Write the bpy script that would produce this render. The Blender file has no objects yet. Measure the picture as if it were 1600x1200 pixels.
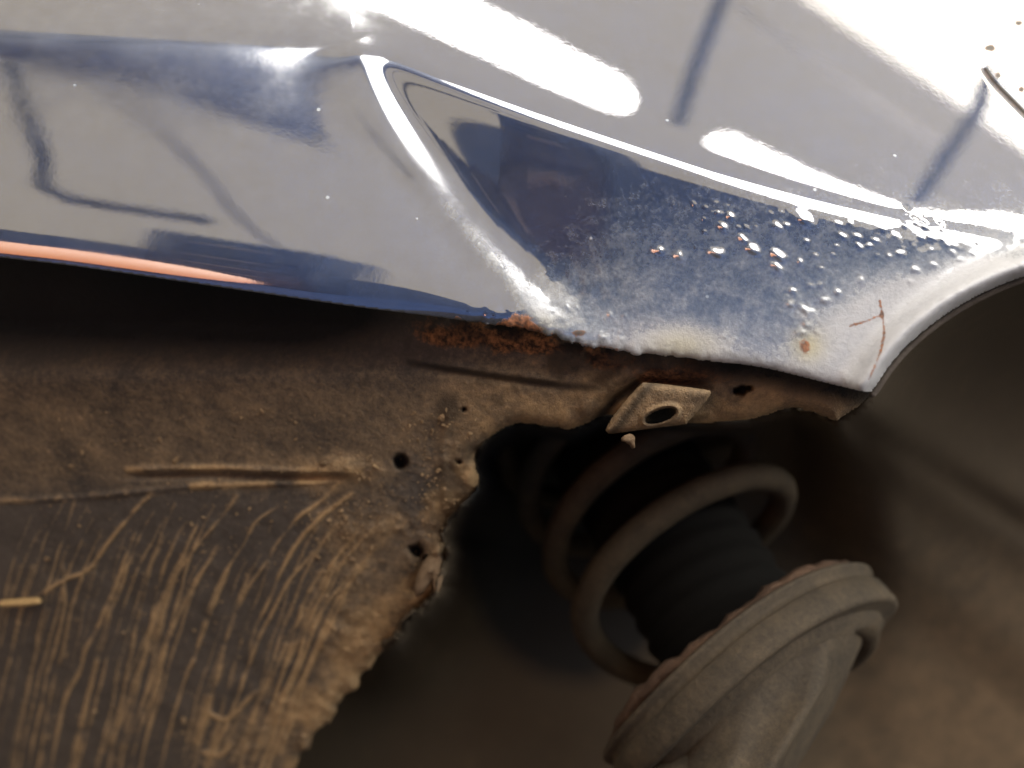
import bpy, bmesh, math, random
import numpy as np
from mathutils import Vector, Matrix

random.seed(7)
rng = np.random.default_rng(7)
C = bpy.context.scene.collection
scene = bpy.context.scene

# ------------------------------------------------------------------ camera
F = 1331.0                                   # focal length in photo pixels (1600 wide)
TH, RO = math.radians(24), math.radians(9)   # the lens looks up under the car, slightly rolled
CAM = np.array([0.0, 0.0, 1.0])
fwd = np.array([0, math.cos(TH), math.sin(TH)])
_rt = np.array([1.0, 0, 0])
_up = np.cross(_rt, fwd)
RT = _rt * math.cos(RO) + _up * math.sin(RO)
UP = -_rt * math.sin(RO) + _up * math.cos(RO)
cam = bpy.data.objects.new('camera', bpy.data.cameras.new('camera'))
C.objects.link(cam)
M = Matrix(((RT[0], UP[0], -fwd[0], CAM[0]), (RT[1], UP[1], -fwd[1], CAM[1]), (RT[2], UP[2], -fwd[2], CAM[2]), (0, 0, 0, 1)))
cam.matrix_world = M
cam.data.sensor_width = 36
cam.data.lens = F * 36 / 1600
cam.data.clip_start = 0.01
cam.data.clip_end = 200
cam.data.dof.use_dof = True
cam.data.dof.focus_distance = 0.305
cam.data.dof.aperture_fstop = 3.9
scene.camera = cam

# ------------------------------------------------------------------ light of the workshop
world = bpy.data.worlds.new('World')
scene.world = world
world.use_nodes = True
wb = world.node_tree.nodes['Background']
wb.inputs[0].default_value = (1.0, 0.86, 0.66, 1)
wb.inputs[1].default_value = 1.2
scene.view_settings.view_transform = 'Standard'
scene.view_settings.look = 'None'
scene.view_settings.exposure = 0.0
scene.view_settings.gamma = 1.0

# ------------------------------------------------------------------ helpers: rays, surfaces, meshes
def ray(px, py):
    X = (np.asarray(px, float) - 800) / F
    Y = -(np.asarray(py, float) - 600) / F
    return X[..., None] * RT + Y[..., None] * UP + fwd

def at(px, py, d):
    return CAM + ray(px, py) * np.asarray(d, float)[..., None]

def smin(a, b, k): return 0.5 * (a + b - np.sqrt((a - b) ** 2 + k * k))
def smax(a, b, k): return 0.5 * (a + b + np.sqrt((a - b) ** 2 + k * k))
def sst(a, b, x):
    t = np.clip((x - a) / (b - a), 0, 1)
    return t * t * (3 - 2 * t)

def nrm(az, el):
    a, e = math.radians(az), math.radians(el)
    return np.array([-math.sin(a) * math.cos(e), -math.cos(a) * math.cos(e), math.sin(e)])

def plane(n, px, py, d):                      # inverse depth of a plane is linear over the picture
    c = d * np.dot(ray(px, py), n)
    return np.array([np.dot(n, RT), np.dot(n, UP), np.dot(n, fwd)]) / c

def lin(p, px, py): return p[0] * (px - 800) / F - p[1] * (py - 600) / F + p[2]

def vnoise(x, y, seed=0):
    xi, yi = np.floor(x).astype(np.int64), np.floor(y).astype(np.int64)
    fx, fy = x - xi, y - yi
    fx, fy = fx * fx * (3 - 2 * fx), fy * fy * (3 - 2 * fy)
    def h(a, b):
        n = (a * 374761393 + b * 668265263 + seed * 982451653) & 0xffffffff
        n = ((n ^ (n >> 13)) * 1274126177) & 0xffffffff
        return ((n ^ (n >> 16)) & 0xffff) / 65535.0
    return (h(xi, yi) * (1 - fx) + h(xi + 1, yi) * fx) * (1 - fy) + (h(xi, yi + 1) * (1 - fx) + h(xi + 1, yi + 1) * fx) * fy

def fbm(x, y, s, oct=4, seed=0):
    a, t, r = 1.0, 0.0, 0.0
    for o in range(oct):
        r = r + a * vnoise(x / s * 2 ** o, y / s * 2 ** o, seed + o)
        t += a
        a *= 0.5
    return r / t

def segdist(px, py, poly, closed=False):
    """distance to a polyline, with nearest point and arc parameter"""
    P = np.asarray(poly, float)
    if closed: P = np.vstack([P, P[:1]])
    best = np.full(px.shape, 1e18)
    bx, by, bt = px.copy(), py.copy(), np.zeros(px.shape)
    L = np.concatenate([[0], np.cumsum(np.hypot(*(P[1:] - P[:-1]).T))])
    for i in range(len(P) - 1):
        a, b = P[i], P[i + 1]
        d = b - a
        q = max(d @ d, 1e-9)
        t = np.clip(((px - a[0]) * d[0] + (py - a[1]) * d[1]) / q, 0, 1)
        x, y = a[0] + t * d[0], a[1] + t * d[1]
        dd = (px - x) ** 2 + (py - y) ** 2
        m = dd < best
        best = np.where(m, dd, best)
        bx, by = np.where(m, x, bx), np.where(m, y, by)
        bt = np.where(m, L[i] + t * (L[i + 1] - L[i]), bt)
    return np.sqrt(best), bx, by, bt / L[-1]

def inside(px, py, poly):
    P = np.asarray(poly, float)
    r = np.zeros(px.shape, bool)
    j = len(P) - 1
    for i in range(len(P)):
        xi, yi, xj, yj = P[i][0], P[i][1], P[j][0], P[j][1]
        if yi != yj:
            r ^= ((yi > py) != (yj > py)) & (px < (xj - xi) * (py - yi) / (yj - yi) + xi)
        j = i
    return r

def spline(pts, n=8):
    P = [np.asarray(p, float) for p in pts]
    out = []
    for i in range(len(P) - 1):
        a, b, c, d = P[max(i - 1, 0)], P[i], P[i + 1], P[min(i + 2, len(P) - 1)]
        for k in range(n):
            t = k / n
            out.append(0.5 * (2 * b + (c - a) * t + (2 * a - 5 * b + 4 * c - d) * t * t + (3 * b - 3 * c + d - a) * t ** 3))
    out.append(P[-1])
    return np.array(out)

def link(name, me, mat, parent=None):
    o = bpy.data.objects.new(name, me)
    C.objects.link(o)
    if mat: me.materials.append(mat)
    if parent: o.parent = parent
    return o

def sheet(name, poly, holes, h, wfun, mat, parent, attrs=None, thick=0.0015, disp=None, lip=None):
    """a sheet of metal: outline (with holes) laid on the surface of inverse depth wfun, edges turned back by `thick`"""
    poly = np.asarray(poly, float)
    x0, y0 = poly.min(0) - h
    x1, y1 = poly.max(0) + h
    xs, ys = np.arange(x0, x1 + h, h), np.arange(y0, y1 + h, h)
    gx, gy = np.meshgrid(xs, ys)
    ins = inside(gx, gy, poly)
    for q in holes: ins &= ~inside(gx, gy, q)
    near = np.full(gx.shape, 1e9); nx, ny = gx.copy(), gy.copy()
    for q in [poly] + list(holes):
        d, bx, by, _ = segdist(gx, gy, q, True)
        m = d < near
        near = np.where(m, d, near); nx = np.where(m, bx, nx); ny = np.where(m, by, ny)
    sd = np.where(ins, near, -near)
    ok = sd > -0.5 * h
    keep = ok[:-1, :-1] & ok[1:, :-1] & ok[:-1, 1:] & ok[1:, 1:]
    cent = np.minimum.reduce([sd[:-1, :-1], sd[1:, :-1], sd[:-1, 1:], sd[1:, 1:]])
    big = np.maximum.reduce([sd[:-1, :-1], sd[1:, :-1], sd[:-1, 1:], sd[1:, 1:]])
    keep &= big > 0.3 * h
    snap = np.abs(sd) < 0.5 * h
    gx = np.where(snap, nx, gx); gy = np.where(snap, ny, gy)
    idx = -np.ones(gx.shape, np.int64)
    use = np.zeros(gx.shape, bool)
    for a in (slice(0, -1), slice(1, None)):
        for b in (slice(0, -1), slice(1, None)): use[a, b] |= keep
    idx[use] = np.arange(use.sum())
    px, py = gx[use], gy[use]
    w = wfun(px, py)
    d = 1 / w
    if disp is not None: d = d - disp(px, py)     # metres towards the lens side
    V = at(px, py, d)
    a, b, c, e = idx[:-1, :-1][keep], idx[:-1, 1:][keep], idx[1:, 1:][keep], idx[1:, :-1][keep]
    Q = np.stack([a, e, c, b], 1)
    # boundary edges
    E = np.concatenate([Q[:, [0, 1]], Q[:, [1, 2]], Q[:, [2, 3]], Q[:, [3, 0]]])
    key = np.minimum(E[:, 0], E[:, 1]) * len(px) + np.maximum(E[:, 0], E[:, 1])
    u, inv, cnt = np.unique(key, return_inverse=True, return_counts=True)
    B = E[cnt[inv] == 1]
    bv = np.unique(B)
    n0 = len(V)
    VV = [V]; QQ = [Q]; PX = [px]; PY = [py]
    # turn the edge back: ring 1 rounds it, ring 2 runs back
    mp_prev = {v: v for v in bv.tolist()}
    vd = ray(px[bv], py[bv]); vd /= np.linalg.norm(vd, axis=1, keepdims=True)
    base = V[bv]; off = n0
    for f in ((0.5, 1.0) if lip is None else lip):
        VV.append(base + vd * thick * f)
        PX.append(px[bv]); PY.append(py[bv])
        mp = {v: off + i for i, v in enumerate(bv.tolist())}
        QQ.append(np.array([[mp_prev[i], mp[i], mp[j], mp_prev[j]] for i, j in B.tolist()]))
        mp_prev = mp
        off += len(bv)
    V = np.concatenate(VV); Q = np.concatenate(QQ); px = np.concatenate(PX); py = np.concatenate(PY)
    me = bpy.data.meshes.new(name)
    me.vertices.add(len(V)); me.vertices.foreach_set('co', V.astype(np.float32).ravel())
    me.loops.add(Q.size); me.loops.foreach_set('vertex_index', Q.astype(np.int32).ravel())
    me.polygons.add(len(Q)); me.polygons.foreach_set('loop_start', np.arange(0, Q.size, 4, dtype=np.int32))
    me.polygons.foreach_set('use_smooth', np.ones(len(Q), bool))
    me.update(calc_edges=True)
    me.validate()
    if attrs and len(me.vertices) == len(px):
        for k, f in attrs.items():
            at_ = me.attributes.new(k, 'FLOAT', 'POINT')
            at_.data.foreach_set('value', np.clip(f(px, py), 0, 1).astype(np.float32))
    return link(name, me, mat, parent)

def tube(pts, rad, seg=12, caps=True):
    """(verts, faces) of a tube along 3-D points, rounded ends"""
    P = [np.asarray(p, float) for p in pts]
    R = list(rad) if hasattr(rad, '__len__') else [rad] * len(P)
    if caps:
        t0 = (P[0] - P[1]) / np.linalg.norm(P[0] - P[1]); t1 = (P[-1] - P[-2]) / np.linalg.norm(P[-1] - P[-2])
        pre = [(P[0] + t0 * R[0] * math.sin(a), R[0] * math.cos(a)) for a in (1.5, 1.1, 0.7, 0.35)]
        post = [(P[-1] + t1 * R[-1] * math.sin(a), R[-1] * math.cos(a)) for a in (0.35, 0.7, 1.1, 1.5)]
        P = [p for p, _ in pre] + P + [p for p, _ in post]
        R = [r for _, r in pre] + R + [r for _, r in post]
    V, Fc = [], []
    n = None
    for i, p in enumerate(P):
        t = P[min(i + 1, len(P) - 1)] - P[max(i - 1, 0)]
        t = t / max(np.linalg.norm(t), 1e-12)
        if n is None:
            n = np.cross(t, [0.3, 0.2, 1.0]); n /= np.linalg.norm(n)
        n = n - t * (n @ t); n /= np.linalg.norm(n)
        b = np.cross(t, n)
        for k in range(seg):
            a = 2 * math.pi * k / seg
            V.append(p + R[i] * (math.cos(a) * n + math.sin(a) * b))
    for i in range(len(P) - 1):
        for k in range(seg):
            Fc.append((i * seg + k, i * seg + (k + 1) % seg, (i + 1) * seg + (k + 1) % seg, (i + 1) * seg + k))
    Fc.append(tuple(range(seg))[::-1]); Fc.append(tuple(range((len(P) - 1) * seg, len(P) * seg)))
    return V, Fc

def mesh(name, V, Fc, mat, parent=None, smooth=True):
    me = bpy.data.meshes.new(name)
    me.from_pydata([tuple(v) for v in V], [], Fc)
    if smooth: me.polygons.foreach_set('use_smooth', np.ones(len(me.polygons), bool))
    me.update()
    return link(name, me, mat, parent)

def lathe(name, prof, origin, axis, ref, mat, parent, seg=96, wob=None, shift=None):
    """profile of (radius, height) turned about axis; closed ring profile"""
    a = axis / np.linalg.norm(axis)
    e1 = ref - a * (ref @ a); e1 /= np.linalg.norm(e1); e2 = np.cross(a, e1)
    V, Fc = [], []
    for k in range(seg):
        t = 2 * math.pi * k / seg
        for j, (r, z) in enumerate(prof):
            if wob: r, z = wob(t, j, r, z)
            V.append(origin + a * z + r * (math.cos(t) * e1 + math.sin(t) * e2) + (shift(z) if shift else 0))
    m = len(prof)
    for k in range(seg):
        for j in range(m):
            j2, k2 = (j + 1) % m, (k + 1) % seg
            Fc.append((k * m + j, k2 * m + j, k2 * m + j2, k * m + j2))
    return mesh(name, V, Fc, mat, parent)

def tag(o, label, cat, group=None, kind=None):
    o['label'] = label; o['category'] = cat
    if group: o['group'] = group
    if kind: o['kind'] = kind
    return o

# ------------------------------------------------------------------ materials
class NT:
    def __init__(s, name):
        s.m = bpy.data.materials.new(name); s.m.use_nodes = True
        s.t = s.m.node_tree; s.n = s.t.nodes; s.b = s.n['Principled BSDF']
    def node(s, typ, **kw):
        n = s.n.new(typ)
        for k, v in kw.items(): setattr(n, k, v)
        return n
    def put(s, sock, v):
        if isinstance(v, bpy.types.NodeSocket): s.t.links.new(v, sock)
        elif isinstance(v, (tuple, list)) and len(v) == 3 and sock.type == 'RGBA': sock.default_value = (*v, 1)
        else: sock.default_value = v
    def attr(s, name):
        return s.node('ShaderNodeAttribute', attribute_name=name).outputs['Fac']
    def pos(s, scale=(1, 1, 1)):
        g = s.node('ShaderNodeNewGeometry')
        v = s.node('ShaderNodeVectorMath', operation='MULTIPLY')
        s.put(v.inputs[0], g.outputs['Position']); v.inputs[1].default_value = scale
        return v.outputs[0]
    def noise(s, vec, scale, detail=4, rough=0.55, out='Fac'):
        n = s.node('ShaderNodeTexNoise'); s.put(n.inputs['Vector'], vec)
        n.inputs['Scale'].default_value = scale; n.inputs['Detail'].default_value = detail; n.inputs['Roughness'].default_value = rough
        return n.outputs[out]
    def voro(s, vec, scale, out='Distance'):
        n = s.node('ShaderNodeTexVoronoi'); s.put(n.inputs['Vector'], vec); n.inputs['Scale'].default_value = scale
        return n.outputs[out]
    def ramp(s, v, a, b, lo=0.0, hi=1.0):
        n = s.node('ShaderNodeMapRange'); s.put(n.inputs[0], v)
        for i, x in enumerate((a, b, lo, hi)): s.put(n.inputs[1 + i], x)
        return n.outputs[0]
    def math(s, op, a, b=0.0):
        n = s.node('ShaderNodeMath', operation=op); s.put(n.inputs[0], a); s.put(n.inputs[1], b)
        return n.outputs[0]
    def mix(s, f, a, b):
        n = s.node('ShaderNodeMix', data_type='RGBA'); s.put(n.inputs[0], f); s.put(n.inputs[6], a); s.put(n.inputs[7], b)
        return n.outputs[2]
    def bump(s, height, strength, dist, normal=None):
        n = s.node('ShaderNodeBump'); s.put(n.inputs['Height'], height)
        n.inputs['Strength'].default_value = strength; n.inputs['Distance'].default_value = dist
        if normal is not None: s.put(n.inputs['Normal'], normal)
        return n.outputs[0]
    def set(s, **kw):
        for k, v in kw.items(): s.put(s.b.inputs[k.replace('_', ' ')], v)

def paint_material():
    m = NT('blue_metallic_paint')
    p = m.pos()
    dust, rust, thin = m.attr('dust'), m.attr('rust'), m.attr('stain')
    fl = m.voro(p, 2600, 'Color')                       # metal flake
    sep = m.node('ShaderNodeSeparateColor'); m.put(sep.inputs[0], fl)
    flake = m.ramp(sep.outputs[0], 0.0, 1.0, 0.55, 1.5)
    mot = m.ramp(m.noise(p, 60, 4), 0.3, 0.7, 0.85, 1.15)
    blue = m.node('ShaderNodeVectorMath', operation='SCALE')
    blue.inputs[0].default_value = (0.0035, 0.016, 0.060); m.put(blue.inputs['Scale'], m.math('MULTIPLY', flake, mot))
    n1 = m.noise(p, 170, 6, 0.65); n2 = m.noise(p, 700, 4, 0.6)
    nn = m.math('ADD', m.math('MULTIPLY', n1, 0.45), m.math('MULTIPLY', n2, 0.55))
    dm = m.ramp(m.math('ADD', dust, m.math('MULTIPLY', m.math('SUBTRACT', nn, 0.5), 0.95)), 0.14, 1.02)
    film = m.math('ADD', m.math('MULTIPLY', m.ramp(nn, 0.30, 0.62), 0.04), m.math('MULTIPLY', m.math('MULTIPLY', m.attr('smudge'), m.ramp(m.noise(p, 90, 6, 0.75), 0.42, 0.7)), 0.10))   # thin dust everywhere
    v1 = m.node('ShaderNodeTexVoronoi'); m.put(v1.inputs['Vector'], p); v1.inputs['Scale'].default_value = 95
    s1 = m.node('ShaderNodeSeparateColor'); m.put(s1.inputs[0], v1.outputs['Color'])
    speck = m.math('MULTIPLY', m.ramp(v1.outputs['Distance'], 0.05, 0.09, 1.0, 0.0), m.ramp(s1.outputs[0], 0.72, 0.74))
    dm = m.math('MAXIMUM', m.math('MAXIMUM', dm, film), m.math('MULTIPLY', speck, 0.8))
    rm = m.ramp(m.math('ADD', rust, m.math('MULTIPLY', m.math('SUBTRACT', nn, 0.5), 1.3)), 0.42, 0.62)
    dustc = m.mix(m.ramp(n1, 0.4, 0.65), (0.23, 0.28, 0.34), (0.40, 0.43, 0.46))
    chip = m.attr('chip')
    dustc = m.mix(m.ramp(dust, 0.55, 0.95), dustc, (0.43, 0.44, 0.46))
    dustc = m.mix(thin, dustc, (0.42, 0.38, 0.22))
    rustc = m.mix(m.ramp(n2, 0.35, 0.65), (0.07, 0.030, 0.016), (0.33, 0.13, 0.05))
    rustc = m.mix(chip, rustc, (0.03, 0.026, 0.022))
    col = m.mix(dm, blue.outputs[0], dustc); col = m.mix(rm, col, rustc)
    bare = m.math('MAXIMUM', dm, rm)
    m.set(Base_Color=col, Metallic=m.math('MULTIPLY', m.math('SUBTRACT', 1.0, bare), 0.7),
          Roughness=m.ramp(bare, 0, 1, 0.42, 0.75))
    fb = m.bump(m.math('ADD', sep.outputs[1], m.math('MULTIPLY', nn, m.math('MULTIPLY', bare, 3.0))), 0.25, 0.0006)
    m.set(Normal=fb)
    # clear coat with orange peel and fine specks of grit
    vo = m.noise(p, 620, 2, 0.5); lo = m.noise(p, 150, 2, 0.5)
    peel = m.math('ADD', m.math('MULTIPLY', vo, 0.35), m.math('MULTIPLY', lo, 0.65))
    peel = m.math('ADD', peel, m.math('MULTIPLY', m.math('MULTIPLY', m.ramp(dm, 0.25, 1.0), nn), 6.0))
    cn = m.bump(peel, 0.013, 0.0010)
    m.set(Coat_Weight=m.ramp(bare, 0.35, 1.0, 1.0, 0.15), Coat_IOR=2.8, Coat_Roughness=m.math('ADD', m.ramp(bare, 0.3, 1, 0.022, 0.40), m.math('MULTIPLY', m.attr('smudge'), m.ramp(m.noise(p, 40, 5, 0.7), 0.35, 0.65, 0.03, 0.13))), Coat_Normal=cn)
    return m.m

def mud_material(name, base, mud, shade_grime=(0.010, 0.010, 0.010), rough=0.8, bs=1.0, spec=0.3, vr=(0.55, 1.4)):
    m = NT(name); p = m.pos()
    a_m, a_t, a_r = m.attr('mud'), m.attr('shade_grime'), m.attr('rust')  # second mask: painted shade together with grimy blotches
    n1 = m.noise(p, 60, 6, 0.65); n2 = m.noise(p, 420, 6, 0.7); n3 = m.noise(p, 1700, 3, 0.6)
    nn = m.math('ADD', m.math('MULTIPLY', n1, 0.45), m.math('ADD', m.math('MULTIPLY', n2, 0.4), m.math('MULTIPLY', n3, 0.15)))
    var = m.ramp(nn, 0.32, 0.68, *vr)
    mm = m.ramp(m.math('ADD', a_m, m.math('MULTIPLY', m.math('SUBTRACT', nn, 0.5), 1.15)), 0.22, 0.85)
    col = m.mix(mm, base, mud)
    rm = m.ramp(m.math('ADD', a_r, m.math('MULTIPLY', m.math('SUBTRACT', nn, 0.5), 1.4)), 0.40, 0.70)
    col = m.mix(rm, col, m.mix(m.ramp(n2, 0.4, 0.62), (0.045, 0.026, 0.015), (0.36, 0.165, 0.065)))
    sc = m.node('ShaderNodeVectorMath', operation='SCALE'); m.put(sc.inputs[0], col); m.put(sc.inputs['Scale'], var)
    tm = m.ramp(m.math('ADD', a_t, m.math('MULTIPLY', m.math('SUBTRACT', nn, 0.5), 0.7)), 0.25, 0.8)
    col = m.mix(tm, sc.outputs[0], shade_grime)
    pits = m.ramp(m.voro(p, 900), 0.0, 0.35)
    h = m.math('ADD', m.math('MULTIPLY', nn, 1.0), m.math('MULTIPLY', m.math('MULTIPLY', pits, mm), 0.25))
    m.set(Base_Color=col, Roughness=rough, Specular_IOR_Level=spec, Normal=m.bump(h, 0.65 * bs, 0.004))
    return m.m

def plain(name, col, rough=0.6, metal=0.0, var=0.0, scale=300, bump=0.0, spec=0.5):
    m = NT(name)
    m.set(Roughness=rough, Metallic=metal, Specular_IOR_Level=spec)
    if var:
        p = m.pos(); n = m.noise(p, scale, 5, 0.6)
        m.set(Base_Color=m.mix(m.ramp(n, 0.3, 0.7), tuple(c * (1 - var) for c in col), tuple(c * (1 + var) for c in col)))
        if bump: m.set(Normal=m.bump(n, bump, 0.003))
    else: m.set(Base_Color=col)
    return m.m

def glow(name, col, s):
    m = NT(name); m.set(Base_Color=(0.8, 0.8, 0.8), Emission_Color=col, Emission_Strength=s)
    return m.m

PAINT = paint_material()
SILL = mud_material('muddy_sill_metal', (0.096, 0.080, 0.066), (0.41, 0.275, 0.140))
LINER = mud_material('muddy_liner', (0.056, 0.042, 0.026), (0.160, 0.105, 0.058), bs=0.4, vr=(0.85, 1.15))
SPRINGM = mud_material('dusty_spring_steel', (0.034, 0.026, 0.016), (0.074, 0.053, 0.030), bs=0.6)
SEATM = mud_material('dusty_strut_metal', (0.043, 0.036, 0.027), (0.092, 0.067, 0.039), bs=0.6, vr=(0.6, 1.35))
RUSTM = mud_material('rusty_rubber', (0.055, 0.034, 0.022), (0.13, 0.075, 0.045), vr=(0.5, 1.4))
RUBBER = plain('black_rubber', (0.003, 0.0028, 0.0024), 0.9, var=0.3, spec=0.15)
DARK = plain('dark_steel', (0.03, 0.03, 0.035), 0.6)
CONC = plain('concrete', (0.045, 0.042, 0.040), 0.85, var=0.35, scale=3)
STRAWM = plain('dry_straw', (0.42, 0.28, 0.12), 0.8, var=0.25, scale=900, bump=0.3)

MUDC = mud_material('dry_mud_clod', (0.15, 0.10, 0.058), (0.36, 0.245, 0.13))

# ------------------------------------------------------------------ the car: one thing
car = bpy.data.objects.new('car', None); C.objects.link(car)
tag(car, 'dark blue car with blistered paint, rusty sill and muddy wheel arch showing its spring', 'car')

# --- outlines in the photograph's directions
CX = [-400, 0, 250, 460, 600, 780, 1000, 1200, 1400, 1600, 2000]
CY = [-100, -20, 5, 30, 85, 160, 232, 295, 345, 385, 450]
EDGE = spline([(-330, 352), (-150, 380), (0, 402), (110, 415), (235, 433), (400, 457), (560, 480), (690, 496), (745, 505), (800, 510),
               (850, 522), (905, 538), (960, 548), (1040, 558), (1130, 566), (1200, 576), (1290, 598), (1345, 611), (1362, 612)], 10)
_k = np.arange(len(EDGE))
EDGE = EDGE + np.stack([0 * _k, (fbm(_k * 1.0, 0.0 * _k + 2, 1.2, 3, 17) - 0.5) * 17 * sst(690, 760, EDGE[:, 0]) * (1 - sst(1060, 1180, EDGE[:, 0]))], 1)
ARCH = spline([(1362, 612), (1372, 598), (1388, 574), (1410, 548), (1440, 520), (1480, 490), (1520, 466), (1560, 447), (1600, 432), (1700, 402), (1800, 380), (1950, 352)], 6)
NU = plane(nrm(0, 9), 1000, 230, 0.30)
AR, BL = 0.0019, 0.0013

def crease(px):
    return sum(np.interp(px + o, CX, CY) for o in (-90, -45, 0, 45, 90)) / 5

BLIS = []
def _bl(n, xa, xb, ya, yb, ra, rb):
    for _ in range(n):
        BLIS.append((random.uniform(xa, xb), random.uniform(ya, yb), random.uniform(ra, rb)))
for q in [(1085, 318, 7), (1105, 322, 6), (1120, 316, 5), (1122, 333, 8), (1140, 340, 10), (1140, 322, 4), (1100, 342, 6), (1130, 357, 13), (1103, 364, 6), (1155, 356, 7),
          (1166, 353, 6), (1216, 355, 12), (1230, 352, 8), (1256, 345, 22), (1206, 335, 5), (1310, 352, 8), (1317, 368, 9), (1328, 352, 8), (1216, 400, 17), (1176, 388, 14),
          (1262, 379, 7), (1276, 399, 8), (1282, 419, 6), (1300, 400, 6), (1390, 399, 8), (1404, 397, 9), (1430, 422, 11), (1358, 385, 8), (1370, 378, 8), (1400, 368, 8),
          (1380, 360, 9), (1430, 345, 16), (1418, 330, 11), (1446, 352, 12), (1455, 372, 10), (1480, 382, 8), (1490, 395, 7), (1240, 457, 9), (1258, 484, 14), (1262, 508, 12),
          (1255, 520, 11), (1290, 470, 10), (1238, 475, 12), (1120, 395, 16), (1030, 393, 13), (1062, 398, 12), (1215, 418, 15), (1160, 375, 11), (1310, 455, 11), (1345, 440, 10),
          (1345, 385, 8), (1250, 410, 8), (1470, 355, 12), (1412, 350, 9), (1340, 370, 9), (1370, 400, 6), (1500, 405, 8), (1520, 398, 7), (1545, 400, 8), (1575, 388, 7)]:
    BLIS.append(q)
_bl(12, 1040, 1260, 312, 430, 3, 6); _bl(16, 1280, 1500, 345, 440, 3, 8); _bl(14, 1220, 1290, 440, 530, 4, 8); _bl(16, 1440, 1600, 375, 420, 4, 8)
_bl(14, 860, 980, 470, 530, 4, 8); _bl(10, 1120, 1220, 520, 555, 4, 7)

def panel_w(px, py, detail=True):
    wu = lin(NU, px, py) - 1.0e-7 * (py - crease(px)) ** 2 * 0.9
    d = py - crease(px)
    lowR = wu - AR * d
    dl = py - (60 + 0.03 * (px - 550))
    lowL = wu - BL * dl
    w = smin(wu, smax(lowR, lowL, 0.03), 0.029)
    if detail:
        # bead pressed along the fold that runs down from the crease
        fd, _, _, ft = segdist(px, py, FOLD)
        side = px - np.interp(py, FOLD[:, 1], FOLD[:, 0])
        amp = 0.017 * sst(-0.02, 0.06, ft) * (1 - 0.72 * sst(0.06, 0.65, ft))
        w = w + amp * np.exp(-(fd / np.where(side > 0, 25 + 13 * sst(0.1, 0.6, ft), 62 - 36 * sst(0.05, 0.45, ft))) ** 2)
        gd, _, _, gt = segdist(px, py, GAP)
        w = w - 0.016 * np.exp(-(gd / 3.2) ** 2)
        # hem: the sheet rolls inwards to the sill, and outwards into the lip of the arch
        de, _, _, _ = segdist(px, py, EDGE)
        lf = 1 - sst(560, 800, px)
        w = w - (0.026 + 0.006 * lf) * np.exp(-de / (7 + 23 * lf))
        da, _, _, _ = segdist(px, py, ARCH)
        w = w + 0.10 * np.exp(-((da - 16) / 22) ** 2) - 0.08 * np.exp(-da / 6)
        z = np.zeros_like(px)
        wx, wy = px + 9 * (fbm(px, py, 13, 2, 61) - 0.5), py + 9 * (fbm(px, py, 13, 2, 62) - 0.5)
        wob = 0.55 + 0.9 * fbm(px, py, 16, 2, 63)
        for bx, by, r in BLIS:
            r = r * 0.58
            m = (np.abs(px - bx) < 2.2 * r) & (np.abs(py - by) < 2.2 * r)
            if m.any():
                u, v = wx[m] - bx, wy[m] - by
                a = u * 0.86 + v * 0.5; b = -u * 0.5 + v * 0.86   # stretched along the run of the crease
                q = (a / (1.35 * r)) ** 2 + (b / (0.8 * r)) ** 2
                z[m] = np.maximum(z[m], (0.30 if r > 5 else 0.26) * r * 0.00024 * np.exp(-q * 1.6) * wob[m])
        # lifting, crumpled paint by the edges
        cr = corr(px, py)
        z = z + cr * 0.0008 * (fbm(px * 0.8 + py * 0.5, py * 0.9 - px * 0.5, 17, 3, 5) - 0.5)
        w = w + z * w * w
    return w

GAP = spline([(1538, 108), (1552, 128), (1575, 152), (1605, 182), (1660, 235), (1700, 280)], 4)
FOLD = spline([(552, 62), (575, 130), (620, 215), (690, 310), (760, 395), (850, 492)], 6)

def corr(px, py):
    de, _, _, _ = segdist(px, py, EDGE)
    da, _, _, _ = segdist(px, py, ARCH)
    g = lambda x, y, sx, sy: np.exp(-((px - x) / sx) ** 2 - ((py - y) / sy) ** 2)
    a = np.exp(-(de / 22) ** 2) * sst(690, 800, px)
    return np.clip(a + 0.9 * g(1255, 495, 42, 55) + 0.7 * g(1430, 375, 70, 32) + 0.5 * np.exp(-(da / 45) ** 2) * sst(1350, 1450, px) + 0.5 * g(890, 460, 55, 40), 0, 1)

def dust(px, py):
    de, _, _, _ = segdist(px, py, EDGE)
    da, _, _, _ = segdist(px, py, ARCH)
    fd, _, _, ft = segdist(px, py, FOLD)
    g = lambda x, y, sx, sy: np.exp(-((px - x) / sx) ** 2 - ((py - y) / sy) ** 2)
    a = 0.34 * np.exp(-(de / 70) ** 2) * sst(740, 960, px) + 0.12 * np.exp(-(de / 20) ** 2) * sst(700, 800, px)
    a = a + 0.46 * sst(170, 480, py) * sst(760, 1000, px)
    a = a + 0.62 * g(1330, 540, 75, 75) + 0.55 * np.exp(-(da / 55) ** 2) + 0.6 * g(1420, 470, 75, 50) + 0.35 * g(1530, 420, 60, 30)
    a = a + 0.6 * g(1065, 540, 55, 26) + 0.22 * g(860, 470, 60, 50)
    a = a + 0.40 * np.exp(-((fd) / 15) ** 2) * sst(0.25, 0.8, ft)
    return np.clip(a, 0, 1)

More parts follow.
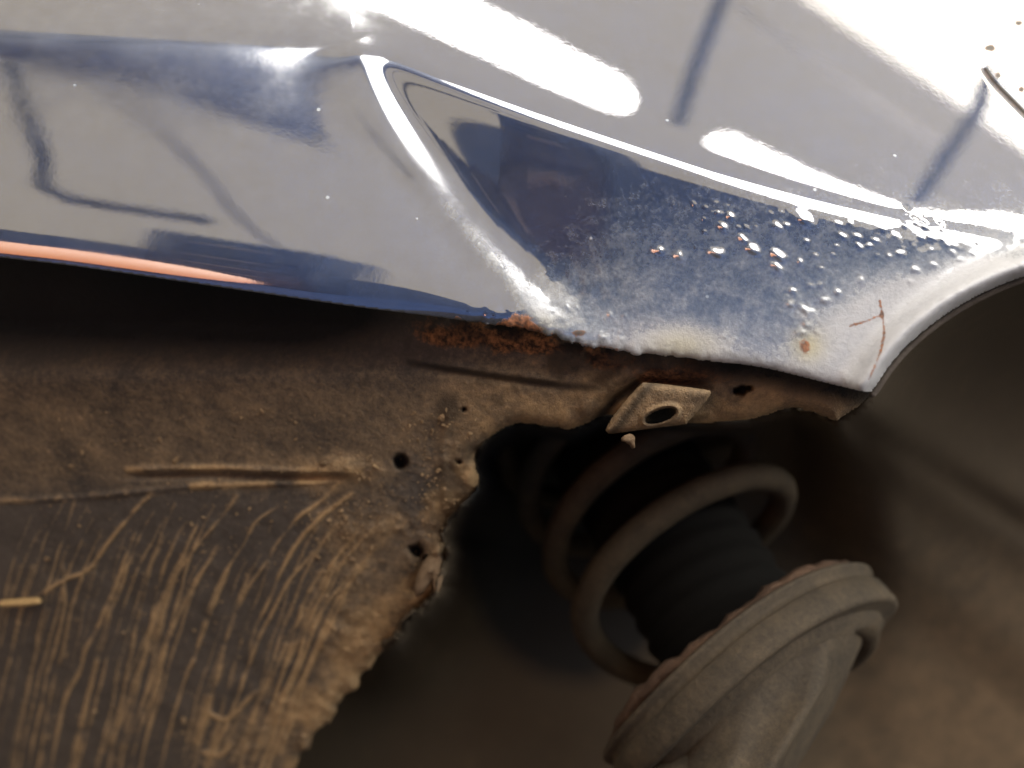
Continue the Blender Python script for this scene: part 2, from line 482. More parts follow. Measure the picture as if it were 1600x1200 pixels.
def prust(px, py):
    g = lambda x, y, sx, sy: np.exp(-((px - x) / sx) ** 2 - ((py - y) / sy) ** 2)
    de, _, _, _ = segdist(px, py, EDGE)
    a = 1.3 * g(812, 512, 26, 20) + 0.75 * g(1257, 542, 11, 17) + 0.45 * np.exp(-(de / 9) ** 2) * sst(690, 790, px) * (1 - sst(1000, 1100, px))
    s1, _, _, _ = segdist(px, py, [(1328, 509), (1350, 503), (1378, 492)])
    s2, _, _, _ = segdist(px, py, spline([(1374, 470), (1379, 495), (1381, 525), (1372, 560), (1358, 592)], 5))
    return np.clip(a + 0.62 * np.exp(-(s1 / 4) ** 2) + 0.66 * np.exp(-(s2 / 4.0) ** 2) + pchip(px, py), 0, 1)

def pchip(px, py):
    g = lambda x, y, sx, sy: np.exp(-((px - x) / sx) ** 2 - ((py - y) / sy) ** 2)
    gd, _, _, _ = segdist(px, py, GAP)
    return np.clip(1.3 * np.exp(-(gd / 2.6) ** 2) + 1.3 * g(1547, 75, 9, 6) + 1.2 * g(1592, 36, 8, 5) + 1.2 * g(1560, 118, 5, 5) + 1.2 * g(1596, 140, 5, 5) + 1.1 * g(715, 499, 7, 5) + 1.0 * g(905, 520, 14, 5), 0, 1)

def smudge(px, py):
    g = lambda x, y, sx, sy: np.exp(-((px - x) / sx) ** 2 - ((py - y) / sy) ** 2)
    fd = segdist(px, py, FOLD)[0]
    return np.clip(0.9 * (1 - sst(380, 640, px)) * (1 - sst(120, 260, py)) + 0.25 * (1 - sst(450, 700, px)) + 0.8 * np.exp(-(fd / 60) ** 2) + 0.35 * g(850, 230, 160, 80) + 0.5 * g(150, 400, 220, 40), 0, 1)

def pstain(px, py):
    g = lambda x, y, sx, sy: np.exp(-((px - x) / sx) ** 2 - ((py - y) / sy) ** 2)
    return np.clip(0.55 * g(1065, 540, 55, 24) + 0.8 * g(830, 512, 40, 18) + 0.8 * g(1262, 540, 26, 26), 0, 1)

poly = np.vstack([EDGE[EDGE[:, 0] > -70], ARCH[1:][ARCH[1:, 0] < 1690], [(1690, -70), (-70, -70)]])
poly = np.vstack([[(-70, 393)], poly])
panel = sheet('quarter_panel', poly, [], 2.5, panel_w, PAINT, car, {'dust': dust, 'rust': prust, 'stain': pstain, 'chip': pchip, 'smudge': smudge}, thick=0.0035)

# bodywork that carries on outside the picture (blocks the ceiling light from the wheel housing)
shell_poly = [(-900, 240), (-330, 330), (0, 385), (560, 462), (1040, 535), (1345, 590), (1440, 500), (1600, 415), (1800, 362), (2500, 250), (2500, -700), (-900, -700)]
sheet('upper_bodywork', shell_poly, [], 22, lambda x, y: 1 / (1 / np.maximum(panel_w(x, y, False), 0.6) + 0.010), PAINT, car,
      {'dust': lambda x, y: 0 * x}, thick=0.004)

# --- sill and underside: rusted flange, muddy metal below it
LOWER = spline([(1362, 613), (1342, 634), (1322, 648), (1305, 657), (1285, 649), (1262, 642), (1240, 637), (1212, 643), (1185, 652), (1150, 657), (1100, 660), (1040, 660),
                (985, 655), (950, 648), (922, 658), (897, 669), (870, 668), (845, 664), (815, 661), (793, 666), (768, 682), (752, 698), (741, 712), (743, 728), (748, 752),
                (736, 776), (714, 797), (700, 815), (692, 838), (697, 858), (695, 884), (683, 905), (679, 930), (662, 945), (640, 966), (614, 1002), (592, 1022), (572, 1050),
                (552, 1075), (528, 1098), (521, 1122), (498, 1142), (480, 1166), (462, 1200), (430, 1262), (395, 1330)], 5)
_t = np.arange(len(LOWER))
jit = np.stack([fbm(_t * 1.0, _t * 0 + 3, 1.7, 2, 11) - 0.5, fbm(_t * 1.0, _t * 0 + 9, 1.7, 2, 12) - 0.5], 1)
LOWER = LOWER + jit * np.where(LOWER[:, 1:2] > 800, 14, 5)
SP = plane(nrm(6, -52), 700, 530, 0.313)

STREAKS = []
def streaks():
    z = lambda L: [(x / 2, 600 + y / 2) for x, y in L]
    tr = [[(470, 345), (400, 420), (330, 510), (280, 580), (210, 610), (140, 650), (60, 690)],
          [(440, 510), (380, 590), (340, 680), (300, 770), (270, 830), (250, 900), (200, 1000), (160, 1190)],
          [(200, 560), (205, 680), (180, 800), (150, 900), (90, 1190)],
          [(640, 380), (580, 520), (530, 620), (490, 720), (460, 820), (430, 900), (380, 1050), (300, 1190)],
          [(740, 350), (690, 420), (620, 500), (570, 570), (530, 640), (500, 740), (470, 850)],
          [(870, 385), (800, 430), (760, 500), (710, 580), (680, 650), (640, 760), (610, 850), (580, 920), (560, 1000)],
          [(1060, 310), (1000, 370), (930, 420), (860, 510), (810, 590), (770, 640), (730, 740), (700, 830), (680, 920), (650, 1000), (620, 1100), (600, 1190)],
          [(1100, 340), (1000, 420), (930, 500), (880, 580), (840, 680), (800, 760), (780, 850)],
          [(1010, 580), (960, 660), (930, 750), (900, 850), (870, 950), (840, 1050), (810, 1110)],
          [(1050, 560), (1010, 650), (960, 760), (930, 870), (880, 1000), (850, 1100)],
          [(530, 780), (510, 850), (490, 930), (460, 1020), (430, 1100)], [(1100, 600), (1060, 700), (1010, 800), (960, 900), (930, 1000), (880, 1150)],
          [(620, 1010), (700, 1050), (770, 990), (800, 960)], [(630, 1150), (690, 1160), (720, 1120)]]
    for t in tr: STREAKS.append((spline(z(t), 5), random.uniform(3.0, 4.6), random.uniform(0.85, 1.1)))
    for k in range(54):
        u = (k + random.random()) / 54
        tx, ty = 40 + 560 * u, random.uniform(770, 850) + 40 * (u > 0.8)
        bx, by = -70 + 480 * u + random.uniform(-15, 15), random.uniform(1180, 1380)
        pts = []
        for i in range(9):
            t = i / 8
            pts.append((tx + (bx - tx) * t ** 0.72 + random.uniform(-2, 2), ty + (by - ty) * t))
        STREAKS.append((spline(pts, 4), random.uniform(1.9, 3.8), random.uniform(0.3, 1.05)))
streaks()

_sc = {}
def streak_f(px, py):
    k = (len(px), float(px.sum()))
    if k in _sc: return _sc[k]
    wx = px + 5 * (fbm(px, py, 34, 3, 31) - 0.5)
    r = np.zeros_like(px)
    m = py > 740
    x, y = wx[m], py[m]
    a = np.zeros_like(x)
    nz = fbm(x, y, 30, 3, 77)
    for p, wd, s in STREAKS:
        d, _, _, t = segdist(x, y, p)
        g = np.exp(-(d / (0.82 * wd)) ** 2) * s * (0.35 + 0.65 * np.minimum(1, 6 * np.minimum(t, 1 - t) + 0.1)) * (0.45 + 0.55 * sst(0.25, 0.5, nz))
        a = np.maximum(a, g)
    r[m] = a
    _sc[k] = r
    return r

PITS = [(1160, 609, 10, 0.006), (1034, 650, 34, 0.010), (1150, 611, 6, 0.005), (1170, 607, 6, 0.005), (627, 722, 14, 0.007), (725, 640, 5, 0.003), (718, 722, 5, 0.003),
        (652, 860, 12, 0.007), (668, 872, 8, 0.006)]
RIDGES = [([(200, 734), (330, 731), (470, 736), (560, 738)], 5, 0.0022), ([(-100, 788), (120, 778), (330, 757)], 4, 0.0014), ([(300, 760), (430, 756), (520, 752)], 4, 0.0012),
          ([(640, 562), (760, 580), (870, 595), (930, 600)], 7, 0.0015), ([(700, 800), (690, 700), (706, 640)], 7, 0.0012),
          ([(690, 838), (682, 870), (672, 905)], 10, 0.0040), ([(742, 722), (730, 760)], 9, 0.003), ([(905, 648), (950, 600), (985, 578)], 12, 0.003)]
GROOVE = [([(190, 745), (330, 742), (470, 747), (545, 746)], 5, 0.0030), ([(640, 572), (760, 590), (880, 606)], 6, 0.002), ([(655, 850), (660, 885), (640, 935)], 9, 0.005),
          ([(938, 655), (965, 622), (1003, 596), (1110, 603)], 6, 0.004)]

def sill_disp(px, py):
    de, _, _, _ = segdist(px, py, EDGE)
    lowl, _, _, _ = segdist(px, py, LOWER)
    z = -0.004 + 0 * px
    # the gap behind the hem, deeper to the left
    band = 1 - sst(500, 600, py)
    z = z - 0.022 * band * (1 - sst(420, 860, px))
    z = z + 0.0030 * (fbm(px, py, 160, 3, 3) - 0.5) + 0.0016 * (fbm(px, py, 36, 4, 4) - 0.5) * (0.25 + 0.75 * sst(640, 780, py + 0.35 * (px - 500)))
    crust = sst(0.45, 0.75, fbm(px, py, 55, 4, 21)) * np.exp(-(lowl / 110) ** 2) * sst(660, 760, py)
    z = z + crust * 0.0030 * (0.2 + fbm(px, py, 9, 3, 9))
    z = z + 0.0011 * streak_f(px, py)
    for p, wd, hgt in RIDGES:
        d, _, _, t = segdist(px, py, p)
        z = z + hgt * np.exp(-(d / wd) ** 2) * (0.1 + 1.5 * fbm(px, py, 26, 4, 6)) * np.clip(8 * np.minimum(t, 1 - t) + 0.15, 0, 1)
    for p, wd, hgt in GROOVE:
        d, _, _, t = segdist(px, py, p)
        z = z - hgt * np.exp(-(d / wd) ** 2) * np.clip(6 * np.minimum(t, 1 - t) + 0.1, 0, 1)
    for x, y, r, h in PITS:
        q = np.hypot(px - x, (py - y) * 1.1) / r * (0.6 + 0.8 * fbm(px, py, 9, 2, 91))
        z = z - h * (1 - sst(0.65, 1.1, q))
    # lumps of mud by the end of the ridge and along the edge
    for x, y, sx, sy, h in [(530, 730, 42, 13, 0.0035), (550, 830, 55, 35, 0.0015), (520, 985, 40, 60, 0.002), (660, 770, 40, 45, 0.001), (684, 868, 13, 32, 0.004), (500, 1110, 30, 50, 0.002)]:
        z = z + h * np.exp(-((px - x) / sx) ** 2 - ((py - y) / sy) ** 2) * (0.5 + fbm(px, py, 14, 3, 41))
    return z - 0.006 * np.exp(-lowl / 7) * sst(600, 640, py)

def crumb_zone(x, y):
    g = lambda a, b, sx, sy: np.exp(-((x - a) / sx) ** 2 - ((y - b) / sy) ** 2)
    e = segdist(x, y, LOWER)[0]
    return np.maximum.reduce([g(525, 728, 50, 16), g(555, 745, 30, 12), g(545, 830, 55, 40), 0.8 * g(672, 770, 18, 55), 0.8 * np.exp(-(e / 38) ** 2) * (y > 780),
                              0.7 * g(540, 960, 45, 80), 0.5 * g(330, 1150, 60, 60), 0.3 * g(680, 660, 60, 40), 0.05 + 0 * x])

def sill_mud(px, py):
    lowl, _, _, _ = segdist(px, py, LOWER)
    g = lambda x, y, sx, sy: np.exp(-((px - x) / sx) ** 2 - ((py - y) / sy) ** 2)
    a = 0.24 + 0.62 * np.exp(-(lowl / 80) ** 2) * (0.45 + 0.55 * sst(680, 780, py)) * (0.55 + 0.9 * sst(0.4, 0.65, fbm(px, py, 46, 4, 71))) + 0.95 * streak_f(px, py) + 0.15 * sst(560, 640, py) * (1 - sst(720, 780, py))
    a = a + 0.35 * g(520, 740, 60, 25) + 0.25 * g(540, 840, 60, 50) - 0.28 * g(660, 780, 30, 90) - 0.22 * sst(760, 820, py) * (1 - sst(420, 560, px)) + 0.2 * g(330, 1150, 70, 50)
    for p, wd, hgt in RIDGES[:3]:
        d, _, _, _ = segdist(px, py, p); a = a + 0.55 * np.exp(-(d / 5) ** 2) * sst(0.35, 0.65, fbm(px, py, 40, 4, 66))
    return a

def sill_shade_grime(px, py):
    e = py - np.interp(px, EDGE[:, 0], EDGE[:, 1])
    a = (1 - sst(490, 625, py)) * (1 - sst(420, 800, px)) * (1.25 - 0.35 * sst(0, 120, e))  # shade under the panel hem, painted into the colour
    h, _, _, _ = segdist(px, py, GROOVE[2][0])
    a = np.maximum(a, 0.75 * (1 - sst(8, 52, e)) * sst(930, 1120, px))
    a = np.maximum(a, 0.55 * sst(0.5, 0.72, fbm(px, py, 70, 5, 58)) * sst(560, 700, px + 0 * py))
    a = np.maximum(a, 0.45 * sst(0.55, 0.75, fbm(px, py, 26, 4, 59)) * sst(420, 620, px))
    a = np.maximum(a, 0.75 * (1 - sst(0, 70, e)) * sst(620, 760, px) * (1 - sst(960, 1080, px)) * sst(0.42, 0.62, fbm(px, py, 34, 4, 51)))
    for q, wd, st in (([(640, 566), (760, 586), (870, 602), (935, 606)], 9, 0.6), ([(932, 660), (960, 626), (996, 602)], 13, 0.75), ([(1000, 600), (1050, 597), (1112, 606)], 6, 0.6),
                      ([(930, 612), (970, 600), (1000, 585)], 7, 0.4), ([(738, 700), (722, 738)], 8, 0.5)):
        d, _, _, _ = segdist(px, py, q); a = np.maximum(a, st * np.exp(-(d / wd) ** 2))  # shadows of the crevices, darkened in the colour
    for x, y, r, hh in PITS: a = np.maximum(a, 0.85 * np.exp(-(np.hypot(px - x, py - y) / r) ** 4))  # shade inside the pits, painted dark
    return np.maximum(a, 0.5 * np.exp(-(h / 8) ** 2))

def sill_rust(px, py):
    e = py - np.interp(px, EDGE[:, 0], EDGE[:, 1])
    g = lambda x, y, sx, sy: np.exp(-((px - x) / sx) ** 2 - ((py - y) / sy) ** 2)
    a = (0.30 + 0.55 * sst(0.35, 0.7, fbm(px, py * 1.6, 60, 4, 83))) * np.exp(-((e - 18) / 36) ** 2) * sst(580, 700, px) * (1 - sst(1150, 1240, px))
    return a + 0.9 * g(815, 528, 42, 15) + 0.5 * g(720, 530, 60, 14) + 0.5 * g(1060, 590, 60, 16) + 0.3 * g(1180, 625, 40, 16)

top = EDGE[::-1] + np.array([0, -5.0])
top = top[(top[:, 0] > -150) & (top[:, 0] < 1352)]
sill_poly = np.vstack([LOWER, [(-150, 1330)], top[::-1]])
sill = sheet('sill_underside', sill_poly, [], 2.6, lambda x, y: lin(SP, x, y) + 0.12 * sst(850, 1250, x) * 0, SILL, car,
             {'mud': sill_mud, 'shade_grime': sill_shade_grime, 'rust': sill_rust}, thick=0.006, disp=sill_disp, lip=(0.2, 0.6, 1.0))
sheet('floor_pan', [(-1200, 360), (-100, 420), (400, 480), (600, 700), (520, 950), (380, 1250), (300, 1800), (-1200, 1800)], [], 24,
      lambda x, y: 1 / (1 / np.maximum(lin(SP, x, y), 0.7) + 0.035), SILL, car, {'mud': lambda x, y: 0 * x + 0.4}, thick=0.004)

def crumbs():
    r = random.Random(12)
    ico = bmesh.new(); bmesh.ops.create_icosphere(ico, subdivisions=1, radius=1.0)
    iv = np.array([v.co[:] for v in ico.verts]); iff = [[v.index for v in f.verts] for f in ico.faces]; ico.free()
    g = np.random.default_rng(5)
    X, Y, U = g.uniform(60, 760, 60000), g.uniform(640, 1230, 60000), g.random(60000)
    ok = inside(X, Y, sill_poly) & (U < crumb_zone(X, Y))
    pts = np.stack([X[ok], Y[ok]], 1)[:3200]
    P = np.array(pts)
    d = 1 / lin(SP, P[:, 0], P[:, 1]) - sill_disp(P[:, 0], P[:, 1])
    W = at(P[:, 0], P[:, 1], d)
    V, Q = [], []
    for k, w in enumerate(W):
        s = 0.00022 * math.exp(r.gauss(0.45, 0.55))
        o = len(V)
        A = np.array([[r.uniform(0.5, 1.2), 0, 0], [r.uniform(-.5, .5), r.uniform(0.5, 1.2), 0], [r.uniform(-.5, .5), r.uniform(-.5, .5), r.uniform(0.5, 1.1)]])
        for v in iv: V.append(w + s * (A @ (v * r.uniform(0.7, 1.25))))
        Q += [[i + o for i in f] for f in iff]
    o = mesh('mud_crumbs', V, Q, MUDC, car, False)
    o['kind'] = 'stuff'
    a = o.data.attributes.new('mud', 'FLOAT', 'POINT'); a.data.foreach_set('value', np.full(len(V), 0.6, np.float32))
crumbs()

# --- jacking bracket with its oval hole
bp = spline([(946, 671), (958, 650), (978, 625), (1000, 601), (1012, 598), (1060, 603), (1104, 609), (1111, 614), (1104, 626), (1076, 658), (1068, 663), (1020, 669), (962, 677), (950, 677), (946, 671)], 4)[:-1]
bh = [(1032 + 24 * math.cos(a) - 1.5 * math.sin(a), 650 + 10.5 * math.sin(a) - 6.5 * math.cos(a)) for a in np.linspace(0, 2 * math.pi, 22, endpoint=False)]
def br_disp(px, py):
    d, _, _, _ = segdist(px, py, bp, True)
    dh, _, _, _ = segdist(px, py, bh, True)
    l1, _, _, _ = segdist(px, py, [(946, 674), (1000, 600)])
    return 0.0100 - 0.0035 * np.exp(-d / 4) + 0.0006 * (fbm(px, py, 14, 3, 8) - 0.5) + 0.002 * np.exp(-((dh - 4) / 4) ** 2) + 0.0015 * np.exp(-(l1 / 12) ** 2)
sheet('jacking_bracket', bp, [bh], 1.8, lambda x, y: lin(SP, x, y), SILL, car,
      {'mud': lambda x, y: 0.55 + 0 * x, 'shade_grime': lambda x, y: np.maximum(0.6 * np.exp(-((x + 0.75 * (y - 672) - 962) / 12) ** 2), 0.55 * np.exp(-((segdist(x, y, bh, True)[0]) / 5) ** 2)), 'rust': lambda x, y: 0.35 * np.exp(-((x - 1085) / 40) ** 2 - ((y - 615) / 14) ** 2)}, thick=0.007, disp=br_disp, lip=(0.15, 0.5, 1.0))

# --- wheel housing
RIM = np.vstack([ARCH[::-1], LOWER[LOWER[:, 1] < 1010]])
def liner_w(px, py):
    d, _, _, _ = segdist(px, py, RIM)
    wsill = np.maximum(lin(SP, np.minimum(px, 900.0), np.clip(py, 300, 900)), 1.0)
    deep = 0.335 + 0.245 * (1 - np.exp(-d / (30 + 100 * sst(1180, 1420, px)))) + 0.05 * sst(0, 500, px - 700) * 0
    return 1 / deep
def liner_disp(px, py):
    z = 0.004 * (fbm(px, py, 240, 3, 15) - 0.5)
    # pressed step running down to the right, with a seam in it
    l = (py - 640) - 0.62 * (px - 1290)
    z = z + 0.016 * (1 - sst(-60, 90, l)) * sst(1150, 1350, px) - 0.005 * np.exp(-((l + 10) / 26) ** 2) * sst(1200, 1320, px)
    l2 = (py - 790) - 0.75 * (px - 1250)
    return z + 0.010 * (1 - sst(-60, 80, l2)) * sst(1200, 1400, px)
def liner_shade(px, py):
    g = lambda x, y, sx, sy: np.exp(-((px - x) / sx) ** 2 - ((py - y) / sy) ** 2)
    return 1.3 * sst(0.25, 0.7, g(900, 830, 200, 260)) + 0.6 * g(1010, 700, 160, 120)  # dark hollow behind the spring, its shade painted on the liner
liner = sheet('wheel_housing', [(450, 560), (700, 560), (1100, 600), (1330, 575), (1440, 500), (1520, 450), (1700, 385), (1950, 330), (2900, 200), (2900, 2100), (-200, 2100), (-200, 1000)], [], 9,
              liner_w, LINER, car, {'mud': lambda x, y: 0.10 + 0.36 * sst(700, 1150, y) * sst(1000, 1500, x) + 0.12 * fbm(x, y, 150, 3, 4), 'shade_grime': liner_shade}, thick=0.004, disp=liner_disp)
lip_in = mesh('arch_lip', *tube([at(np.array(x), np.array(y), 1 / panel_w(np.array([x]), np.array([y]), False)[0] + 0.006) for x, y in ARCH[::4] + np.array([2.0, 4.0])], 0.0012, 8), SILL, car)

# --- spring, strut and what belongs to them
AX = -0.36 * RT + 0.68 * UP + 0.64 * fwd
AX /= np.linalg.norm(AX)
SEAT0 = at(np.array(1172.0), np.array(1043.0), 0.405)
E1 = RT - AX * (RT @ AX); E1 /= np.linalg.norm(E1)
E2 = np.cross(AX, E1)
RS = 0.0625
pts = []
PITCH, TURNS, PH = 0.0375, 5.4, math.radians(150)
for i in range(int(TURNS * 64) + 1):
    t = i / 64
    a = 2 * math.pi * t + PH
    dr = 1 - float(sst(0.55, 1.1, t))
    pts.append(SEAT0 + AX * ((0.0125 + PITCH * t) * (1 - dr) - 0.010 * dr) + (RS - 0.008 * dr) * (math.cos(a) * E1 + math.sin(a) * E2))
o = mesh('coil_spring', *tube(pts, 0.0070, 14), SPRINGM, car)
boot = []
for j in range(60):
    z = j / 59 * 0.19
    boot.append((0.0380 + 0.0013 * math.sin(j * 1.6), z))
boot = boot + [(0.01, 0.19), (0.01, 0.0)]
lathe('dust_boot', boot, SEAT0 + AX * 0.0, AX, E1, RUBBER, car, 64)
R = 0.0770
prof = [(0.030, -0.0185), (R - 0.012, -0.0175), (R - 0.0075, -0.004), (R - 0.0025, 0.0040), (R - 0.0010, 0.0046), (R, 0.0038), (R - 0.0005, 0.0022), (R - 0.0028, 0.0012), (R - 0.0030, -0.0018),
        (R - 0.0018, -0.0026), (R - 0.0008, -0.0034), (R - 0.0008, -0.0130), (R - 0.0014, -0.0146), (R - 0.004, -0.0150), (R - 0.018, -0.0130), (R - 0.021, -0.016), (R - 0.026, -0.036), (R - 0.034, -0.060), (0.030, -0.066)]
AXS = -0.50 * RT + 0.66 * UP + 0.56 * fwd
AXS /= np.linalg.norm(AXS)
SEATC = SEAT0 - E1 * 0.004 - AX * 0.002
slide = lambda z: E1 * (-1.75 * max(0.0, -z - 0.021))
seat = lathe('spring_seat', prof, SEATC, AXS, E1, SEATM, car, 120,
             lambda t, j, r, z: (r * (1 + 0.015 * math.sin(2 * t + 1) + (0.20 * math.exp(-((t - 5.05) / 0.16) ** 2) - 0.10 * math.exp(-((t - 4.6) / 0.2) ** 2) if j > 15 else 0)), z + (0.0015 * math.sin(3 * t) if j < 16 else 0.004 * math.sin(5 * t))), slide)
lathe('rubber_pad', [(R - 0.020, 0.0), (R - 0.0040, 0.0050), (R - 0.0050, 0.0085), (R - 0.010, 0.0105), (R - 0.022, 0.009)], SEATC, AXS, E1, RUSTM, seat, 128,
      lambda t, j, r, z: (r, z + 0.0012 * math.sin(5 * t + 2) + 0.0007 * math.sin(23 * t) + 0.0005 * math.sin(41 * t + j)))
mesh('lower_arm', *tube([SEATC + AXS * z + slide(z) for z in (-0.055, -0.08, -0.11, -0.15)], [0.036, 0.037, 0.040, 0.044], 32), SEATM, car)
for o in car.children_recursive:
    if o.type == 'MESH' and o.data.materials and o.data.materials[0] in (SPRINGM, SEATM, RUSTM) and 'mud' not in o.data.attributes:
        a = o.data.attributes.new('mud', 'FLOAT', 'POINT')
        a.data.foreach_set('value', np.full(len(o.data.vertices), 0.42, np.float32))

# ------------------------------------------------------------------ loose bits of dirt
def clod(name, px, py, d, r, n, mat, parent, seed):
    bm = bmesh.new()
    bmesh.ops.create_icosphere(bm, subdivisions=3, radius=r)
    rr = random.Random(seed)
    ks = [(Vector((rr.uniform(-1, 1), rr.uniform(-1, 1), rr.uniform(-1, 1))).normalized(), rr.uniform(0.2, 0.7)) for _ in range(n)]
    for v in bm.verts:
        q = v.co.normalized(); s = 0.65
        for k, a in ks: s += a * max(0, q.dot(k)) ** 4 - 0.08
        v.co *= max(0.25, s)
    me = bpy.data.meshes.new(name); bm.to_mesh(me); bm.free()
    me.polygons.foreach_set('use_smooth', np.ones(len(me.polygons), bool))
    o = link(name, me, mat, parent)
    p = at(np.array(float(px)), np.array(float(py)), d)
    o.location = p
    return o

dsill = lambda x, y: float(1 / lin(SP, x, y))
c = clod('mud_clod', 984, 686, dsill(984, 686) - 0.012, 0.0078, 16, MUDC, None, 5)
tag(c, 'small crumb of dried mud hanging below the bracket with the oval hole', 'mud clod')
c = clod('mud_clod', 682, 884, dsill(684, 884) - 0.006, 0.0135, 14, MUDC, None, 8)
c.scale = (0.46, 0.55, 1.30)
c.rotation_euler = (0, 0.22, 0)
tag(c, 'long lump of dried mud on the ragged sill edge beside the wheel opening', 'mud clod')
sp = [at(np.array(x), np.array(y), dsill(x, y) - 0.0015) for x, y in [(4.0, 943.0), (20.0, 942.0), (40.0, 941.0), (60.0, 939.0)]]
s = mesh('straw', *tube(sp, [0.0017, 0.0019, 0.0020, 0.0016], 8), STRAWM)
tag(s, 'short pale yellow piece of straw stuck to the muddy underside', 'straw')

# ------------------------------------------------------------------ what the paint mirrors: the workshop and some added props
fl = mesh('floor', [(-40, -40, 0), (40, -40, 0), (40, 40, 0), (-40, 40, 0)], [(0, 1, 2, 3)], CONC, None, False)
fl['kind'] = 'structure'

bf = mesh('added_blue_floor', [(-30, -34, 0.004), (30, -34, 0.004), (30, -1.2, 0.004), (-30, -1.2, 0.004)], [(0, 1, 2, 3)], plain('blue_reflector', (0.035, 0.075, 0.21), 0.8, var=0.3, scale=2), None, False)  # blue sheet added to mirror blue into the patch below the crease
bf['kind'] = 'structure'

def mirror(px, py):
    px, py = np.array([px], float), np.array([py], float)
    e = 4.0
    P = lambda a, b: at(a, b, 1 / panel_w(a, b, False))
    p = P(px, py); tx = P(px + e, py) - P(px - e, py); ty = P(px, py + e) - P(px, py - e)
    n = np.cross(ty, tx); n /= np.linalg.norm(n, axis=-1, keepdims=True)
    r = ray(px, py); r /= np.linalg.norm(r, axis=-1, keepdims=True)
    R_ = r - 2 * (n * r).sum(-1, keepdims=True) * n
    return p[0], R_[0]
def seen(px, py, t):
    p, r = mirror(px, py); return p + r * t
def fixture(name, label, cat, pxs, t, px_rad, mat, group=None):
    pts = [seen(x, y, t) for x, y in pxs]
    rad = px_rad * (t + 0.3) / F
    o = mesh(name, *tube(pts, rad, 16), mat)
    tag(o, label, cat, group)
    return o

def along(az, el, t):
    a, e = math.radians(az), math.radians(el)
    return np.array([0.03, 0.30, 1.16]) + t * np.array([math.sin(a) * math.cos(e), -math.cos(a) * math.cos(e), math.sin(e)])
def row(name, label, cat, a0, a1, el, t, rad, mat, group=None):
    p = along(a0, el[0], t); q = along(a1, el[1], t)
    return tag(mesh(name, *tube([p + (q - p) * k / 6 for k in range(7)], rad, 16), mat), label, cat, group)

LAMP = glow('lamp_tube', (1.0, 0.97, 0.92), 18)
CREAM = glow('cream_glow', (1.0, 0.86, 0.66), 2.0)
FAR = glow('far_lamp', (1.0, 0.97, 0.92), 8)
CYLM = plain('cylinder_metal', (0.34, 0.36, 0.42), 0.7, var=0.45, scale=6)
CABLE = plain('grey_cable', (0.28, 0.26, 0.25), 0.7)
GREY = plain('grey_rail', (0.45, 0.42, 0.38), 0.7)
WARM = glow('warm_lamp', (1.0, 0.86, 0.66), 10)
ORANGE = glow('heater_glow', (1.0, 0.30, 0.05), 2.4)
T = 2.4
G = 'fluorescent tubes above the car'
fixture('ceiling_lamp', 'long tube lamp mirrored as the thick white band at the top centre of the panel', 'lamp', [(952, 150), (800, 73), (640, -5), (420, -110)], T, 37, LAMP, G)
fixture('ceiling_lamp', 'tube lamp mirrored as the short white band right of the first dark line', 'lamp', [(1140, 232), (1250, 275), (1385, 318)], T, 33, LAMP, G)
fixture('ceiling_lamp', 'tube lamp mirrored in white at the right edge above the wheel arch', 'lamp', [(1475, 338), (1560, 348), (1700, 372)], T, 36, LAMP, G)
fixture('ceiling_lamp', 'wide warm lamp mirrored in the top right corner of the panel', 'lamp', [(1420, -75), (1600, 30), (1800, 150)], T, 95, WARM, G)
fixture('added_glow', 'pale warm glow strip added beside the wide lamp, mirrored as a cream glow', 'added_glow', [(1330, -110), (1530, 20), (1800, 200)], T + 0.4, 110, CREAM)  # glowing tube added to soften the falloff beside the wide lamp
G2 = 'farther row of tubes mirrored along the crease'
row('ceiling_lamp', 'far tube lamp mirrored along the crease left of the first dark line', 'lamp', -9, 5, (31, 21), 3.0, 0.44, FAR, G2)
row('ceiling_lamp', 'far tube lamp mirrored along the crease between the two dark lines', 'lamp', 12, 31, (19, 19), 3.0, 0.66, FAR, G2)
row('ceiling_lamp', 'far tube lamp mirrored along the crease at the right edge', 'lamp', 37, 54, (20, 20), 3.0, 0.60, FAR, G2)
row('added_cylinder', 'dark cylinder added to mirror as the blue band in the top left of the paint', 'cylinder', -62, -7, (24, 25), 3.6, 0.42, CYLM)  # unseen cylinder added to darken the upper left reflection
fixture('ceiling_beam', 'dark ceiling beam mirrored as the line between the first two lamps', 'beam', [(1150, -60), (1120, 20), (1085, 110), (1060, 190)], T - 0.3, 11, DARK, 'dark beams above')
fixture('ceiling_beam', 'dark ceiling beam mirrored as the line beside the top right corner', 'beam', [(1545, 110), (1530, 170), (1480, 240), (1432, 312)], T - 0.3, 11, DARK, 'dark beams above')
row('work_lamp', 'orange glowing lamp mirrored at the lower left edge of the paint', 'work lamp', -33, -21, (-18.5, -18.5), 2.5, 0.34, ORANGE)
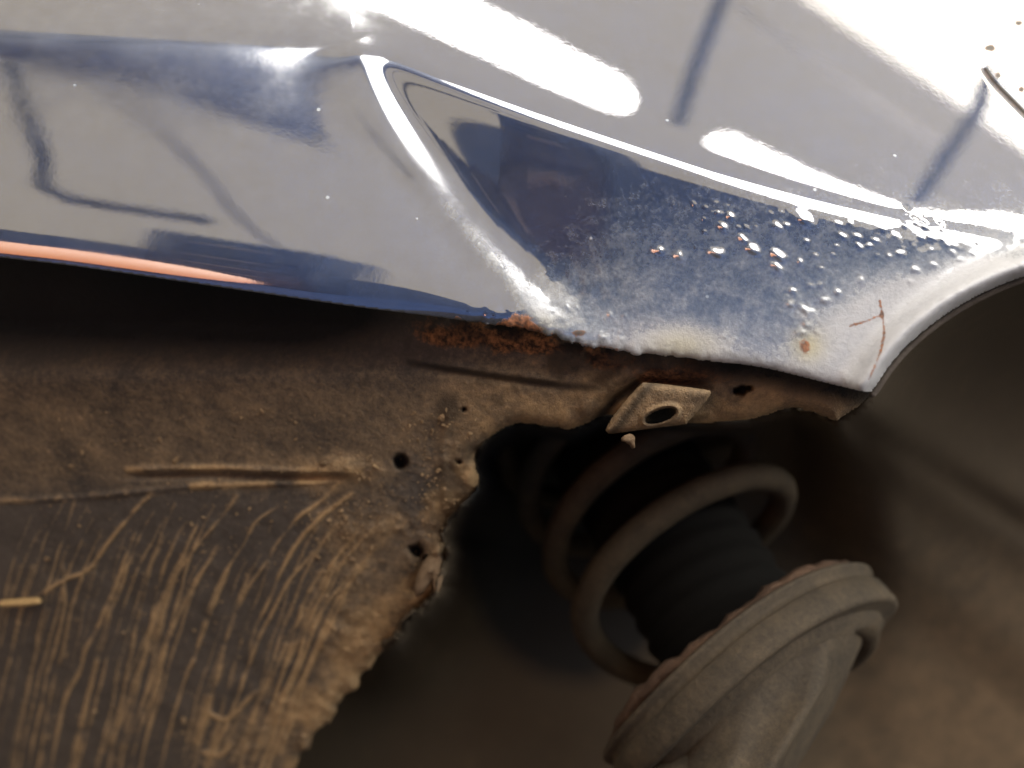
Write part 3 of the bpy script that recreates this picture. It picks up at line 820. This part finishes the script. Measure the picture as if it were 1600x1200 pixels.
def box(x0, x1, y0, y1, z0, z1, b=0.012):
    bm = bmesh.new(); bmesh.ops.create_cube(bm, size=1.0)
    for v in bm.verts: v.co = Vector(((x0 + x1) / 2 + v.co.x * (x1 - x0), (y0 + y1) / 2 + v.co.y * (y1 - y0), (z0 + z1) / 2 + v.co.z * (z1 - z0)))
    bmesh.ops.bevel(bm, geom=bm.edges[:], offset=b, segments=2, affect='EDGES', profile=0.5)
    me = bpy.data.meshes.new('box'); bm.to_mesh(me); bm.free()
    return me
CABM = plain('added_cabinet_blue', (0.045, 0.06, 0.10), 0.5, var=0.3, scale=5)
cab = bpy.data.objects.new('unseen_cabinet', None); C.objects.link(cab)  # unseen furniture added to darken the reflection beside the crease
cp = along(-12.5, 0, 3.2); cab.location = (cp[0], cp[1], 0.004); cab.rotation_euler = (0, 0, math.radians(12.5))
tag(cab, 'dark blue drawer unit added to mirror dark along the lower edge of the paint', 'added_cabinet')
link('added_cabinet_body', box(-0.31, 0.31, -0.25, 0.25, 0.0, 1.50), CABM, cab)
dm_ = box(-0.28, 0.28, 0.253, 0.275, 0.0, 0.26, 0.006); dm_.materials.append(CABM)
hm_ = box(-0.14, 0.14, 0.277, 0.295, 0.20, 0.215, 0.003); hm_.materials.append(GREY)
for k in range(5):
    d_ = bpy.data.objects.new('added_cabinet_drawer', dm_); C.objects.link(d_); d_.parent = cab; d_.location = (0, 0, 0.06 + 0.28 * k)
    h_ = bpy.data.objects.new('handle', hm_); C.objects.link(h_); h_.parent = d_
fixture('bent_pipe', 'dark bent pipe mirrored as an L in the left of the paint', 'pipe', [(15, 100), (40, 170), (68, 250), (66, 305), (110, 338), (200, 354), (320, 372)], 1.5, 11, DARK)
fixture('hanging_cable', 'grey cable mirrored as a faint arch in the left of the paint', 'cable', [(-20, 100), (80, 110), (160, 138), (250, 200), (330, 285), (385, 375), (425, 440)], 1.7, 6, CABLE)
fixture('ceiling_rail', 'thin grey ceiling rail mirrored as a faint line between the two dark lines', 'rail', [(1150, 10), (1230, 66), (1350, 146), (1490, 236)], T, 5, GREY)
